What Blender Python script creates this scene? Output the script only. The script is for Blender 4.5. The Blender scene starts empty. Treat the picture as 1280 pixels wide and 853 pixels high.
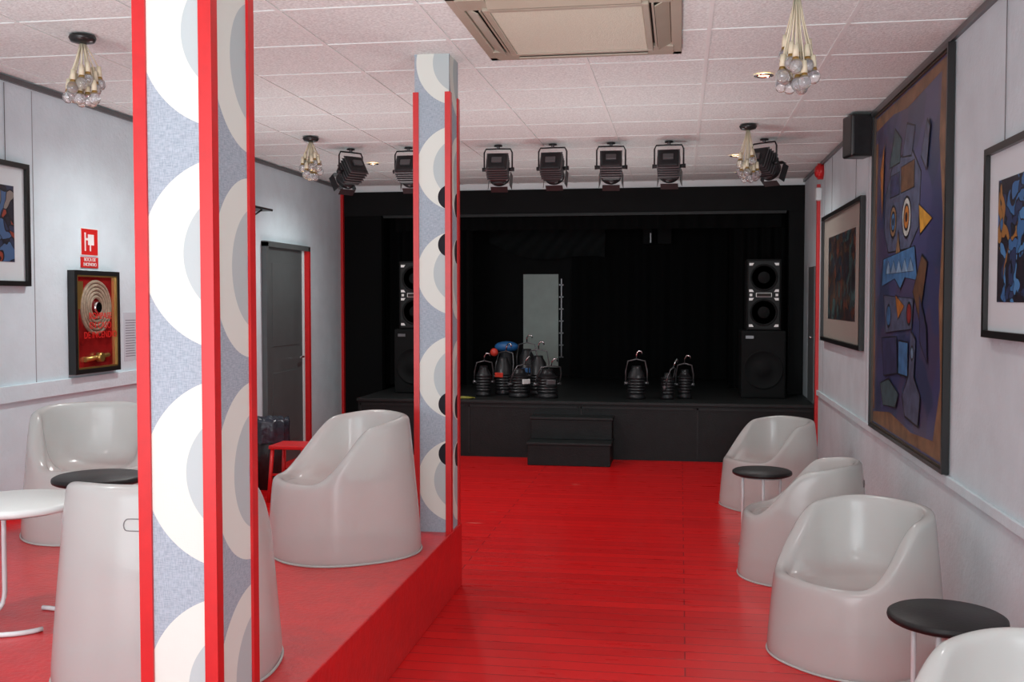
import bpy, bmesh, math, random
from mathutils import Vector, Matrix
random.seed(7)
SC = bpy.context.scene
try:
    SC.view_settings.view_transform = 'Standard'
except Exception:
    pass

# ------------------------------------------------------------ materials
def mat(name, col, rough=0.5, metal=0.0, spec=0.5, noise=0.0, nscale=8.0, bump=0.0, bscale=60.0, emit=0.0, trans=0.0, coat=0.0):
    m = bpy.data.materials.new(name); m.use_nodes = True
    nt = m.node_tree; b = nt.nodes['Principled BSDF']
    b.inputs['Base Color'].default_value = (*col, 1)
    b.inputs['Roughness'].default_value = rough
    b.inputs['Metallic'].default_value = metal
    b.inputs['Specular IOR Level'].default_value = spec
    b.inputs['Transmission Weight'].default_value = trans
    b.inputs['Coat Weight'].default_value = coat
    if emit > 0:
        b.inputs['Emission Color'].default_value = (*col, 1)
        b.inputs['Emission Strength'].default_value = emit
    tc = nt.nodes.new('ShaderNodeTexCoord')
    if noise > 0:
        n = nt.nodes.new('ShaderNodeTexNoise'); n.inputs['Scale'].default_value = nscale
        n.inputs['Detail'].default_value = 6
        r = nt.nodes.new('ShaderNodeValToRGB')
        r.color_ramp.elements[0].position = 0.3; r.color_ramp.elements[1].position = 0.7
        r.color_ramp.elements[0].color = (*[max(0, c*(1-noise)) for c in col], 1)
        r.color_ramp.elements[1].color = (*[min(1, c*(1+noise*0.5)) for c in col], 1)
        nt.links.new(tc.outputs['Object'], n.inputs['Vector'])
        nt.links.new(n.outputs['Fac'], r.inputs['Fac'])
        nt.links.new(r.outputs['Color'], b.inputs['Base Color'])
    if bump > 0:
        n2 = nt.nodes.new('ShaderNodeTexNoise'); n2.inputs['Scale'].default_value = bscale
        n2.inputs['Detail'].default_value = 4
        bp = nt.nodes.new('ShaderNodeBump'); bp.inputs['Strength'].default_value = bump
        bp.inputs['Distance'].default_value = 0.01
        nt.links.new(tc.outputs['Object'], n2.inputs['Vector'])
        nt.links.new(n2.outputs['Fac'], bp.inputs['Height'])
        nt.links.new(bp.outputs['Normal'], b.inputs['Normal'])
    return m

def M(nt, op, a, b=None):
    n = nt.nodes.new('ShaderNodeMath'); n.operation = op
    for i, v in enumerate((a, b)):
        if v is None: continue
        if isinstance(v, (int, float)): n.inputs[i].default_value = v
        else: nt.links.new(v, n.inputs[i])
    return n.outputs[0]

def mixc(nt, fac, a, b):
    n = nt.nodes.new('ShaderNodeMix'); n.data_type = 'RGBA'
    nt.links.new(fac, n.inputs[0])
    for v, k in ((a, 6), (b, 7)):
        if isinstance(v, tuple): n.inputs[k].default_value = (*v, 1)
        else: nt.links.new(v, n.inputs[k])
    return n.outputs[2]

def floor_material():
    m = mat('red_painted_boards', (0.62, 0.006, 0.008), 0.38, spec=0.4, coat=0.12)
    nt = m.node_tree; b = nt.nodes['Principled BSDF']
    b.inputs['Coat Roughness'].default_value = 0.12
    tc = nt.nodes.new('ShaderNodeTexCoord')
    br = nt.nodes.new('ShaderNodeTexBrick')
    br.inputs['Scale'].default_value = 1.0
    br.inputs['Brick Width'].default_value = 2.6; br.inputs['Row Height'].default_value = 0.105
    br.inputs['Mortar Size'].default_value = 0.004; br.inputs['Mortar Smooth'].default_value = 0.4
    br.inputs['Color1'].default_value = (0.68, 0.006, 0.007, 1)
    br.inputs['Color2'].default_value = (0.57, 0.004, 0.006, 1)
    br.inputs['Mortar'].default_value = (0.28, 0.002, 0.004, 1)
    nt.links.new(tc.outputs['Object'], br.inputs['Vector'])
    mp = nt.nodes.new('ShaderNodeMapping'); mp.inputs['Scale'].default_value = (1.2, 9, 1)
    nt.links.new(tc.outputs['Object'], mp.inputs['Vector'])
    n = nt.nodes.new('ShaderNodeTexNoise'); n.inputs['Scale'].default_value = 3.0; n.inputs['Detail'].default_value = 5
    nt.links.new(mp.outputs[0], n.inputs['Vector'])
    chip = M(nt, 'GREATER_THAN', n.outputs['Fac'], 0.725)
    c = mixc(nt, chip, br.outputs['Color'], (0.78, 0.20, 0.15))
    nt.links.new(c, b.inputs['Base Color'])
    rr = nt.nodes.new('ShaderNodeMapRange'); rr.inputs['To Min'].default_value = 0.22; rr.inputs['To Max'].default_value = 0.38
    nt.links.new(n.outputs['Fac'], rr.inputs[0]); nt.links.new(rr.outputs[0], b.inputs['Roughness'])
    bp = nt.nodes.new('ShaderNodeBump'); bp.inputs['Strength'].default_value = 0.35; bp.inputs['Distance'].default_value = 0.003
    h = M(nt, 'SUBTRACT', M(nt, 'MULTIPLY', n.outputs['Fac'], 0.3), br.outputs['Fac'])
    nt.links.new(h, bp.inputs['Height']); nt.links.new(bp.outputs['Normal'], b.inputs['Normal'])
    return m

def wallpaper(name, v0, P, uc, R, uc2, R2, blacks):
    m = mat(name, (0.5, 0.55, 0.6), 0.75, spec=0.2)
    nt = m.node_tree; b = nt.nodes['Principled BSDF']
    uv = nt.nodes.new('ShaderNodeUVMap')
    sp = nt.nodes.new('ShaderNodeSeparateXYZ'); nt.links.new(uv.outputs[0], sp.inputs[0])
    u, v = sp.outputs[0], sp.outputs[1]
    fr = M(nt, 'FRACT', M(nt, 'DIVIDE', M(nt, 'SUBTRACT', v, v0 - 10*P), P))
    zz = M(nt, 'MULTIPLY', M(nt, 'SUBTRACT', fr, 0.5), P)
    def disc(c, r, z=zz):
        du = M(nt, 'SUBTRACT', u, c)
        d = M(nt, 'SQRT', M(nt, 'ADD', M(nt, 'MULTIPLY', du, du), M(nt, 'MULTIPLY', z, z)))
        return M(nt, 'LESS_THAN', d, r)
    mp = nt.nodes.new('ShaderNodeMapping'); mp.inputs['Scale'].default_value = (1, 0.12, 1)
    nt.links.new(uv.outputs[0], mp.inputs['Vector'])
    n = nt.nodes.new('ShaderNodeTexNoise'); n.inputs['Scale'].default_value = 420; nt.links.new(mp.outputs[0], n.inputs['Vector'])
    mp2 = nt.nodes.new('ShaderNodeMapping'); mp2.inputs['Scale'].default_value = (0.12, 1, 1)
    nt.links.new(uv.outputs[0], mp2.inputs['Vector'])
    n2 = nt.nodes.new('ShaderNodeTexNoise'); n2.inputs['Scale'].default_value = 420; nt.links.new(mp2.outputs[0], n2.inputs['Vector'])
    w = M(nt, 'MULTIPLY', M(nt, 'ADD', n.outputs['Fac'], n2.outputs['Fac']), 0.5)
    bgf = nt.nodes.new('ShaderNodeMapRange'); bgf.inputs['From Min'].default_value = 0.38; bgf.inputs['From Max'].default_value = 0.62
    nt.links.new(w, bgf.inputs[0])
    bg = mixc(nt, bgf.outputs[0], (0.28, 0.34, 0.39), (0.42, 0.49, 0.55))
    c = mixc(nt, disc(uc, R), bg, (0.68, 0.72, 0.66))
    c = mixc(nt, disc(uc2, R2), c, (0.46, 0.53, 0.53))
    c = mixc(nt, disc(uc2 + 0.05, R2*0.72), c, bg)
    for (bu, bv, brd) in blacks:
        c = mixc(nt, disc(bu, brd, M(nt, 'SUBTRACT', v, bv)), c, (0.015, 0.015, 0.02))
    nt.links.new(c, b.inputs['Base Color'])
    bp = nt.nodes.new('ShaderNodeBump'); bp.inputs['Strength'].default_value = 0.25; bp.inputs['Distance'].default_value = 0.002
    nt.links.new(w, bp.inputs['Height']); nt.links.new(bp.outputs['Normal'], b.inputs['Normal'])
    return m

def art_material(name, cols, scale, line=0.04, dist=0.5, lc=(0.01, 0.01, 0.015)):
    m = mat(name, cols[0], 0.35)
    nt = m.node_tree; b = nt.nodes['Principled BSDF']
    tc = nt.nodes.new('ShaderNodeTexCoord')
    n = nt.nodes.new('ShaderNodeTexNoise'); n.inputs['Scale'].default_value = scale*0.5
    nt.links.new(tc.outputs['Object'], n.inputs['Vector'])
    va = nt.nodes.new('ShaderNodeVectorMath'); va.operation = 'SCALE'; va.inputs['Scale'].default_value = dist
    nt.links.new(n.outputs['Color'], va.inputs[0])
    vb = nt.nodes.new('ShaderNodeVectorMath'); vb.operation = 'ADD'
    nt.links.new(tc.outputs['Object'], vb.inputs[0]); nt.links.new(va.outputs[0], vb.inputs[1])
    v1 = nt.nodes.new('ShaderNodeTexVoronoi'); v1.inputs['Scale'].default_value = scale
    v2 = nt.nodes.new('ShaderNodeTexVoronoi'); v2.feature = 'DISTANCE_TO_EDGE'; v2.inputs['Scale'].default_value = scale
    nt.links.new(vb.outputs[0], v1.inputs['Vector']); nt.links.new(vb.outputs[0], v2.inputs['Vector'])
    r = nt.nodes.new('ShaderNodeValToRGB'); r.color_ramp.interpolation = 'CONSTANT'
    e = r.color_ramp.elements
    e[0].position = 0; e[0].color = (*cols[0], 1)
    e[1].position = 1.0/len(cols); e[1].color = (*cols[1], 1)
    for i in range(2, len(cols)):
        q = e.new(i/len(cols)); q.color = (*cols[i], 1)
    s = nt.nodes.new('ShaderNodeSeparateColor'); nt.links.new(v1.outputs['Color'], s.inputs[0])
    nt.links.new(s.outputs[0], r.inputs['Fac'])
    c = mixc(nt, M(nt, 'LESS_THAN', v2.outputs['Distance'], line), r.outputs['Color'], lc)
    nt.links.new(c, b.inputs['Base Color'])
    return m

def plastic_material():
    m = mat('frosted_plastic', (0.80, 0.85, 0.82), 0.30, spec=0.6, noise=0.04, nscale=4, trans=0.42)
    nt = m.node_tree; b = nt.nodes['Principled BSDF']
    b.inputs['IOR'].default_value = 1.2
    out = nt.nodes['Material Output']
    tr = nt.nodes.new('ShaderNodeBsdfTranslucent'); tr.inputs['Color'].default_value = (0.86, 0.90, 0.87, 1)
    mx = nt.nodes.new('ShaderNodeMixShader'); mx.inputs[0].default_value = 0.24
    nt.links.new(b.outputs[0], mx.inputs[1]); nt.links.new(tr.outputs[0], mx.inputs[2])
    gl = nt.nodes.new('ShaderNodeBsdfGlossy'); gl.inputs['Roughness'].default_value = 0.2
    lw = nt.nodes.new('ShaderNodeLayerWeight'); lw.inputs['Blend'].default_value = 0.3
    mx2 = nt.nodes.new('ShaderNodeMixShader')
    nt.links.new(M(nt, 'MULTIPLY', lw.outputs['Fresnel'], 0.65), mx2.inputs[0])
    nt.links.new(mx.outputs[0], mx2.inputs[1]); nt.links.new(gl.outputs[0], mx2.inputs[2])
    nt.links.new(mx2.outputs[0], out.inputs['Surface'])
    return m

MATS = dict(
    floor=floor_material(),
    platform=mat('red_painted_concrete', (0.63, 0.008, 0.011), 0.29, noise=0.12, nscale=14, bump=0.25, bscale=45, coat=0.15),
    wall_l=mat('wall_paint_blueish', (0.65, 0.78, 0.83), 0.8, spec=0.2, noise=0.06, nscale=5, bump=0.3, bscale=40),
    wall_r=mat('wall_paint_grey', (0.58, 0.67, 0.70), 0.8, spec=0.2, noise=0.07, nscale=5, bump=0.3, bscale=40),
    joint=mat('wall_joint_grey', (0.30, 0.33, 0.35), 0.8),
    white=mat('white_paint', (0.72, 0.79, 0.79), 0.5),
    tile=mat('ceiling_tile', (0.77, 0.85, 0.83), 0.9, spec=0.1, noise=0.20, nscale=75, bump=0.6, bscale=90),
    bar=mat('ceiling_bar', (0.74, 0.80, 0.78), 0.7),
    red=mat('red_gloss_paint', (0.58, 0.012, 0.014), 0.35, noise=0.08, nscale=20),
    black=mat('black_paint', (0.004, 0.0046, 0.0048), 0.75, spec=0.2, noise=0.3, nscale=6),
    stage=mat('stage_black_wood', (0.005, 0.007, 0.007), 0.55, spec=0.3, noise=0.35, nscale=9, bump=0.2),
    stagetrim=mat('stage_panel_grey', (0.011, 0.013, 0.013), 0.5, spec=0.3, noise=0.3, nscale=10),
    curtain=mat('black_velvet', (0.006, 0.0065, 0.0066), 0.95, spec=0.05),
    swag=mat('black_swag_cloth', (0.013, 0.015, 0.015), 0.9, spec=0.1),
    darkmetal=mat('dark_metal', (0.02, 0.02, 0.022), 0.38, metal=0.3, noise=0.3, nscale=25),
    midmetal=mat('grey_metal', (0.14, 0.14, 0.145), 0.35, metal=0.6),
    chrome=mat('chrome', (0.8, 0.8, 0.8), 0.12, metal=1.0),
    tube=mat('white_tube', (0.66, 0.68, 0.68), 0.25),
    plastic=plastic_material(),
    slot=mat('slot_grey', (0.20, 0.20, 0.20), 0.5),
    tabletop=mat('black_laminate', (0.010, 0.009, 0.009), 0.45, spec=0.35, noise=0.4, nscale=120, bump=0.1),
    tabletopw=mat('white_laminate', (0.70, 0.74, 0.72), 0.35),
    door=mat('door_grey', (0.085, 0.098, 0.099), 0.45, noise=0.1, nscale=5),
    beige=mat('ac_beige', (0.39, 0.36, 0.28), 0.4, noise=0.05),
    beigel=mat('ac_panel', (0.63, 0.65, 0.52), 0.5, noise=0.1, nscale=140, bump=0.4, bscale=160),
    dark=mat('dark_void', (0.02, 0.015, 0.012), 0.8),
    cream=mat('cream_cord', (0.70, 0.63, 0.46), 0.5),
    glass=mat('bulb_glass', (0.95, 0.95, 0.95), 0.05, trans=0.85),
    cabglass=mat('cabinet_red', (0.24, 0.012, 0.012), 0.12, noise=0.4, nscale=9, coat=0.6),
    gold=mat('brass_frame', (0.45, 0.30, 0.09), 0.3, metal=0.8),
    hose=mat('hose_canvas', (0.30, 0.24, 0.17), 0.6, noise=0.3, nscale=40),
    signred=mat('sign_red', (0.62, 0.015, 0.012), 0.4),
    signwhite=mat('sign_white', (0.80, 0.82, 0.80), 0.5),
    paper=mat('paper', (0.56, 0.63, 0.69), 0.7),
    ink=mat('ink_grey', (0.22, 0.23, 0.27), 0.7),
    matb=mat('mount_beige', (0.32, 0.29, 0.25), 0.7),
    matw=mat('mount_white', (0.60, 0.68, 0.70), 0.7),
    frame=mat('frame_black', (0.012, 0.012, 0.012), 0.3),
    goldline=mat('frame_brown_line', (0.06, 0.04, 0.025), 0.5),
    lamp=mat('lamp_glow', (1.0, 0.62, 0.30), 0.5, emit=6),
    bag=mat('bin_bag', (0.03, 0.035, 0.05), 0.22, noise=0.4, nscale=20, bump=0.8, bscale=25),
    lit_opening=mat('painted_lit_opening', (0.46, 0.54, 0.49), 0.5, noise=0.08),  # flat pale colour stands in for the lit space behind the doorway
    blue=mat('gel_blue', (0.02, 0.12, 0.32), 0.4),
    orange=mat('gel_red', (0.65, 0.05, 0.03), 0.4),
    yellow=mat('cable_yellow', (0.25, 0.23, 0.03), 0.5),
)
MT = MATS
def flat(name, c): 
    m = mat('pigment_'+name, tuple(q*0.70 for q in c), 0.45, noise=0.45, nscale=14); MT[name] = m; return m
for k, c in dict(p_blue=(0.07,0.20,0.42), p_lblue=(0.24,0.38,0.55), p_white=(0.60,0.62,0.58), p_org=(0.50,0.18,0.03),
                 p_yel=(0.70,0.36,0.04), p_brn=(0.16,0.08,0.04), p_pur=(0.045,0.05,0.13), p_blk=(0.012,0.012,0.016),
                 p_grn=(0.07,0.13,0.15), p_gry=(0.10,0.12,0.20), p_red=(0.3,0.03,0.03), p_tan=(0.32,0.19,0.10)).items():
    flat(k, c)
MT['canvas'] = art_material('painted_canvas', [(0.040,0.046,0.115),(0.052,0.054,0.13),(0.032,0.042,0.095),(0.058,0.048,0.10)], 3.5, line=0.0)
MT['canvas_b'] = mat('canvas_brown', (0.20, 0.11, 0.055), 0.5, noise=0.5, nscale=9)
MT['art1'] = art_material('art_dark_abstract', [(0.03,0.025,0.03),(0.09,0.05,0.03),(0.02,0.04,0.06),(0.14,0.05,0.03),(0.03,0.03,0.03),(0.05,0.1,0.1)], 9, 0.04)
MT['art2'] = art_material('art_blue_abstract', [(0.05,0.16,0.36),(0.02,0.02,0.03),(0.08,0.25,0.5),(0.35,0.18,0.05),(0.02,0.02,0.03),(0.03,0.05,0.12)], 11, 0.05)
MT['art3'] = art_material('art_night_abstract', [(0.03,0.04,0.08),(0.06,0.12,0.24),(0.25,0.05,0.03),(0.02,0.02,0.03),(0.22,0.2,0.18)], 9, 0.05)

# ------------------------------------------------------------ mesh builder
class MB:
    def __init__(s, name, loc=(0, 0, 0), rz=0.0):
        s.name = name; s.loc = loc; s.rz = rz; s.bm = bmesh.new(); s.mats = []
    def mi(s, k):
        m = MT[k]
        if m not in s.mats: s.mats.append(m)
        return s.mats.index(m)
    def add(s, t, k, smooth=False):
        i = s.mi(k)
        for f in t.faces: f.material_index = i; f.smooth = smooth
        me = bpy.data.meshes.new('tmp'); t.to_mesh(me); t.free()
        s.bm.from_mesh(me); bpy.data.meshes.remove(me)
    def box(s, lo, hi, k, bev=0.0, mtx=None):
        t = bmesh.new(); bmesh.ops.create_cube(t, size=1)
        c = [(a+b)/2 for a, b in zip(lo, hi)]; d = [abs(b-a) for a, b in zip(lo, hi)]
        for v in t.verts: v.co = Vector((v.co.x*d[0]+c[0], v.co.y*d[1]+c[1], v.co.z*d[2]+c[2]))
        if bev > 0:
            bmesh.ops.bevel(t, geom=list(t.edges), offset=bev, segments=2, profile=0.5, affect='EDGES')
        if mtx is not None: t.transform(mtx)
        s.add(t, k)
    def cyl(s, p0, p1, r0, r1, k, seg=20, caps=True, mtx=None):
        p0 = Vector(p0); p1 = Vector(p1); ax = p1-p0
        q = ax.to_track_quat('Z', 'Y')
        t = bmesh.new()
        bmesh.ops.create_cone(t, cap_ends=caps, segments=seg, radius1=r0, radius2=r1, depth=ax.length)
        t.transform(Matrix.Translation((p0+p1)/2) @ q.to_matrix().to_4x4())
        if mtx is not None: t.transform(mtx)
        i = s.mi(k)
        for f in t.faces: f.material_index = i; f.smooth = len(f.verts) == 4
        me = bpy.data.meshes.new('tmp'); t.to_mesh(me); t.free(); s.bm.from_mesh(me); bpy.data.meshes.remove(me)
    def sph(s, c, r, k, sc=(1, 1, 1), seg=16, mtx=None):
        t = bmesh.new(); bmesh.ops.create_uvsphere(t, u_segments=seg, v_segments=max(6, seg//2), radius=r)
        for v in t.verts: v.co = Vector((v.co.x*sc[0]+c[0], v.co.y*sc[1]+c[1], v.co.z*sc[2]+c[2]))
        if mtx is not None: t.transform(mtx)
        s.add(t, k, True)
    def tube(s, pts, r, k, seg=10, closed=False, mtx=None):
        pts = [Vector(p) for p in pts]; n = len(pts); t = bmesh.new(); rings = []
        up = Vector((0.13, 0.21, 0.97)).normalized()
        for i, p in enumerate(pts):
            if closed: d = pts[(i+1) % n]-pts[i-1]
            else: d = pts[min(i+1, n-1)]-pts[max(i-1, 0)]
            d.normalize()
            a = d.cross(up)
            if a.length < 0.05: a = d.cross(Vector((1, 0, 0)))
            a.normalize()
            if rings and a.dot(last) < 0: a = -a
            last = a; b2 = d.cross(a)
            rings.append([t.verts.new(p + r*(math.cos(2*math.pi*j/seg)*a + math.sin(2*math.pi*j/seg)*b2)) for j in range(seg)])
        rng = n if closed else n-1
        for i in range(rng):
            A = rings[i]; B = rings[(i+1) % n]
            for j in range(seg):
                t.faces.new((A[j], A[(j+1) % seg], B[(j+1) % seg], B[j]))
        if not closed:
            t.faces.new(rings[0][::-1]); t.faces.new(rings[-1])
        bmesh.ops.recalc_face_normals(t, faces=list(t.faces))
        if mtx is not None: t.transform(mtx)
        s.add(t, k, True)
    def lathe(s, prof, k, seg=32, mtx=None, smooth=True):
        t = bmesh.new(); R = []
        for (r, z) in prof:
            if r < 1e-6: R.append([t.verts.new((0, 0, z))])
            else: R.append([t.verts.new((r*math.cos(2*math.pi*j/seg), r*math.sin(2*math.pi*j/seg), z)) for j in range(seg)])
        for A, B in zip(R[:-1], R[1:]):
            for j in range(seg):
                if len(A) == 1 and len(B) == 1: continue
                if len(A) == 1: t.faces.new((A[0], B[(j+1) % seg], B[j]))
                elif len(B) == 1: t.faces.new((A[j], A[(j+1) % seg], B[0]))
                else: t.faces.new((A[j], A[(j+1) % seg], B[(j+1) % seg], B[j]))
        bmesh.ops.recalc_face_normals(t, faces=list(t.faces))
        if mtx is not None: t.transform(mtx)
        s.add(t, k, smooth)
    def poly(s, pts, o, ax, ay, off, th, k):
        """flat polygon in the plane (o,ax,ay), raised from off to off+th along the normal"""
        o = Vector(o); ax = Vector(ax); ay = Vector(ay); n = ax.cross(ay)
        t = bmesh.new()
        a = [t.verts.new(o+ax*p[0]+ay*p[1]+n*off) for p in pts]
        b = [t.verts.new(o+ax*p[0]+ay*p[1]+n*(off+th)) for p in pts]
        t.faces.new(b); t.faces.new(a[::-1])
        for i in range(len(pts)):
            j = (i+1) % len(pts); t.faces.new((a[i], a[j], b[j], b[i]))
        bmesh.ops.recalc_face_normals(t, faces=list(t.faces))
        s.add(t, k)
    def done(s, subsurf=0):
        me = bpy.data.meshes.new(s.name); s.bm.to_mesh(me); s.bm.free()
        for m in s.mats: me.materials.append(m)
        o = bpy.data.objects.new(s.name, me); o.location = s.loc; o.rotation_euler = (0, 0, s.rz)
        SC.collection.objects.link(o)
        if subsurf:
            md = o.modifiers.new('sub', 'SUBSURF'); md.levels = subsurf; md.render_levels = subsurf
        return o

def simple(name, lo, hi, k, bev=0.0):
    c = [(a+b)/2 for a, b in zip(lo, hi)]
    b = MB(name, c); b.box([a-q for a, q in zip(lo, c)], [a-q for a, q in zip(hi, c)], k, bev); return b.done()

def text(name, body, size, loc, rot, k, parent, ext=0.001):
    cu = bpy.data.curves.new(name, 'FONT'); cu.body = body; cu.size = size; cu.align_x = 'CENTER'; cu.align_y = 'CENTER'
    cu.extrude = ext
    o = bpy.data.objects.new(name, cu); SC.collection.objects.link(o)
    cu.materials.append(MT[k])
    o.parent = parent; o.location = loc; o.rotation_euler = rot
    return o

# ------------------------------------------------------------ room
XL, XR, H = -3.85, 1.312, 2.90
PZ = 0.35; PX = -1.20; PY = 5.67
Y0, YP, YB = -1.6, 11.55, 13.8
SZ = 0.58; SY = 10.39
simple('floor', (XL-0.1, Y0-0.1, -0.1), (XR+0.1, YB+0.1, 0), 'floor')
simple('ceiling', (XL-0.1, Y0-0.1, H), (XR+0.1, YB+0.1, H+0.1), 'tile')
simple('wall_right', (XR, Y0, 0), (XR+0.12, YP, H), 'wall_r')
simple('wall_left', (XL-0.12, Y0, 0), (XL, YP, H), 'wall_l')
# shop-front style glazed near wall, behind the camera
b = MB('wall_near', (0, Y0, 0))
b.box((XL, -0.12, 0), (XR, 0, 0.35), 'white'); b.box((XL, -0.12, 2.82), (XR, 0, H), 'white')
b.box((XL, -0.12, 0.35), (XL+0.08, 0, 2.82), 'white'); b.box((XR-0.08, -0.12, 0.35), (XR, 0, 2.82), 'white')
b.done()
b = MB('window_1', (0, Y0, 0))
for x in (XL+0.08, -2.2, -0.6, XR-0.14):
    b.box((x, -0.09, 0.35), (x+0.06, -0.03, 2.82), 'white')
b.box((XL+0.08, -0.09, 0.35), (XR-0.08, -0.03, 0.41), 'white'); b.box((XL+0.08, -0.09, 2.76), (XR-0.08, -0.03, 2.82), 'white')
b.done()
simple('raised_platform', (XL+0.001, Y0+0.001, 0.0), (PX, PY, PZ), 'platform', 0.006)

b = MB('trim_ceiling_grid', (0, 0, H))
g = 0.64
xs = [0.13+g*i for i in range(-7, 3) if XL < 0.13+g*i < XR]
ys = [5.78+g*i for i in range(-12, 10) if Y0 < 5.78+g*i < YP]
for x in xs: b.box((x-0.010, Y0, -0.005), (x+0.010, YP, 0.0), 'bar')
for y in ys: b.box((XL, y-0.010, -0.004), (XR, y+0.010, 0.0), 'bar')
b.done()
simple('trim_picture_rail_right', (XR-0.02, Y0, H-0.04), (XR, YP, H-0.01), 'midmetal')
simple('trim_picture_rail_left', (XL, Y0, H-0.04), (XL+0.02, YP, H-0.01), 'midmetal')
b = MB('trim_dado_right', (XR, 0, 0.735)); b.box((-0.018, Y0, -0.05), (0, SY, 0.0), 'wall_r', 0.004); b.done()
b = MB('trim_dado_left', (XL, 0, 1.10)); b.box((0, Y0, -0.10), (0.018, 9.0, 0.0), 'wall_l', 0.004); b.done()
simple('baseboard_left', (XL, Y0, PZ), (XL+0.015, PY, PZ+0.10), 'red')
simple('baseboard_left_far', (XL, PY, 0), (XL+0.015, 9.15, 0.10), 'red')
simple('baseboard_right', (XR-0.015, Y0, 0), (XR, SY-0.11, 0.09), 'red')
b = MB('trim_panel_joints', (XR, 0, 0))
for y in (3.55, 7.7, 9.98): b.box((-0.002, y-0.003, 0.74), (0, y+0.003, H-0.05), 'joint')
b.done()
b = MB('trim_panel_joints_left', (XL, 0, 0))
for y in (5.75, 8.6): b.box((0, y-0.003, 1.1), (0.002, y+0.003, H-0.05), 'joint')
b.done()

# ------------------------------------------------------------ stage
b = MB('stage', (0, SY, 0))
SXL = -3.3; SXR = XR-0.003
b.box((SXL, 0, 0), (SXR, YB-SY-0.003, SZ-0.03), 'stage')
b.box((SXL-0.01, -0.02, SZ-0.03), (SXR, YB-SY-0.003, SZ), 'stagetrim', 0.004)
xx = SXL
while xx < XR-0.3:
    x2 = min(xx+1.15, XR-0.02)
    b.box((xx+0.02, -0.008, SZ-0.07), (x2-0.02, 0, SZ-0.05), 'stagetrim')
    b.box((xx+0.02, -0.008, 0.03), (xx+0.035, 0, SZ-0.05), 'stagetrim')
    xx += 1.15
b.done()
b = MB('stage_steps', (-1.05, SY-0.023, 0))
b.box((-0.40, -0.46, 0), (0.40, -0.0, 0.20), 'stage', 0.005); b.box((-0.41, -0.47, 0.20), (0.41, -0.0, 0.225), 'stagetrim', 0.004)
b.box((-0.40, -0.22, 0.225), (0.40, -0.0, 0.42), 'stage', 0.005); b.box((-0.41, -0.23, 0.42), (0.41, -0.0, 0.445), 'stagetrim', 0.004)
b.done()
simple('wall_stage_back', (XL, YB, 0), (XR, YB+0.12, H), 'black')
simple('wall_stage_left', (XL-0.12, YP, 0), (XL, YB, H), 'black')
simple('wall_stage_right', (XR, YP, 0), (XR+0.12, YB, H), 'black')
simple('ceiling_stage', (XL, YP+0.12, H-0.04), (XR, YB, H), 'black')
b = MB('stage_proscenium', (0, YP, 0))
b.box((XL, 0, 0), (-3.38, 0.1, 2.83), 'curtain'); b.box((1.15, 0, SZ), (XR, 0.1, 2.83), 'black')
b.box((XL, -0.01, 2.56), (XR, 0.1, 2.83), 'black'); b.box((-3.35, -0.03, 2.53), (1.12, 0.0, 2.56), 'stagetrim')
b.box((XL, 0.0, 2.83), (XR, 0.1, H), 'white')
b.done()
simple('trim_red_left', (XL, YP-0.05, 0), (XL+0.03, YP-0.001, 2.83), 'red')
simple('trim_red_right', (XR-0.03, SY-0.10, 0), (XR, SY-0.05, 2.70), 'red')

def curtain(name, x0, x1, y, z0, z1, amp=0.05, per=0.16):
    b = MB(name, ((x0+x1)/2, y, z0)); t = bmesh.new(); n = int((x1-x0)/per*10)
    lo = []; hi = []
    for i in range(n+1):
        x = x0+(x1-x0)*i/n-(x0+x1)/2; yy = amp*math.sin(2*math.pi*x/per+0.6*math.sin(x*5))
        lo.append(t.verts.new((x, yy*1.1, 0))); hi.append(t.verts.new((x, yy*0.6, z1-z0)))
    for i in range(n): t.faces.new((lo[i], lo[i+1], hi[i+1], hi[i]))
    b.add(t, 'curtain', True); o = b.done()
    return o
curtain('stage_curtain', -3.75, -2.45, 12.2, SZ, 2.84)
curtain('stage_curtain', 0.55, 1.22, 12.2, SZ, 2.84)
curtain('stage_curtain', -3.3, 1.1, 11.85, 2.40, 2.85, 0.03, 0.22)
curtain('stage_curtain', -1.40, 0.60, 13.55, SZ, 2.84, 0.04, 0.25)
# swagged drape above the doorway, with diagonal folds
b = MB('stage_swag_drape', (-1.60, 13.3, 2.84)); t = bmesh.new(); rows = []
for i in range(61):
    s = i/60; x = -0.85+1.5*s; dep = 0.50+0.30*s + 0.10*math.sin(math.pi*s*1.5)
    rows.append([t.verts.new((x, 0.06*math.sin(s*26+k*1.1), -dep*k/10)) for k in range(11)])
for A, B in zip(rows[:-1], rows[1:]):
    for k in range(10): t.faces.new((A[k], B[k], B[k+1], A[k+1]))
b.add(t, 'swag', True); b.done()
b = MB('stage_doorway', (-1.80, YB, SZ))
b.box((-0.34, -0.03, 0.0), (0.36, -0.001, 1.44), 'black'); b.box((-0.27, -0.04, 0.12), (0.20, -0.03, 1.36), 'lit_opening')  # pale panel painted as the lit opening
b.box((0.235, -0.05, 0.25), (0.25, -0.03, 1.3), 'midmetal')
for i in range(7): b.box((0.21, -0.05, 0.25+0.16*i), (0.27, -0.04, 0.265+0.16*i), 'midmetal')
b.done()
b = MB('stage_wall_fixture', (-0.35, 13.35, 2.42))
b.box((-0.12, -0.10, -0.12), (0.0, 0, 0.10), 'black', 0.01); b.box((0.06, -0.10, -0.12), (0.24, 0, 0.10), 'black', 0.01); b.box((-0.03, -0.11, -0.10), (-0.015, -0.10, 0.02), 'midmetal')
b.cyl((-0.06, -0.05, 0.1), (-0.06, -0.05, 0.44), 0.012, 0.012, 'stage', 8); b.cyl((0.15, -0.05, 0.1), (0.15, -0.05, 0.44), 0.012, 0.012, 'stage', 8)
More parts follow.
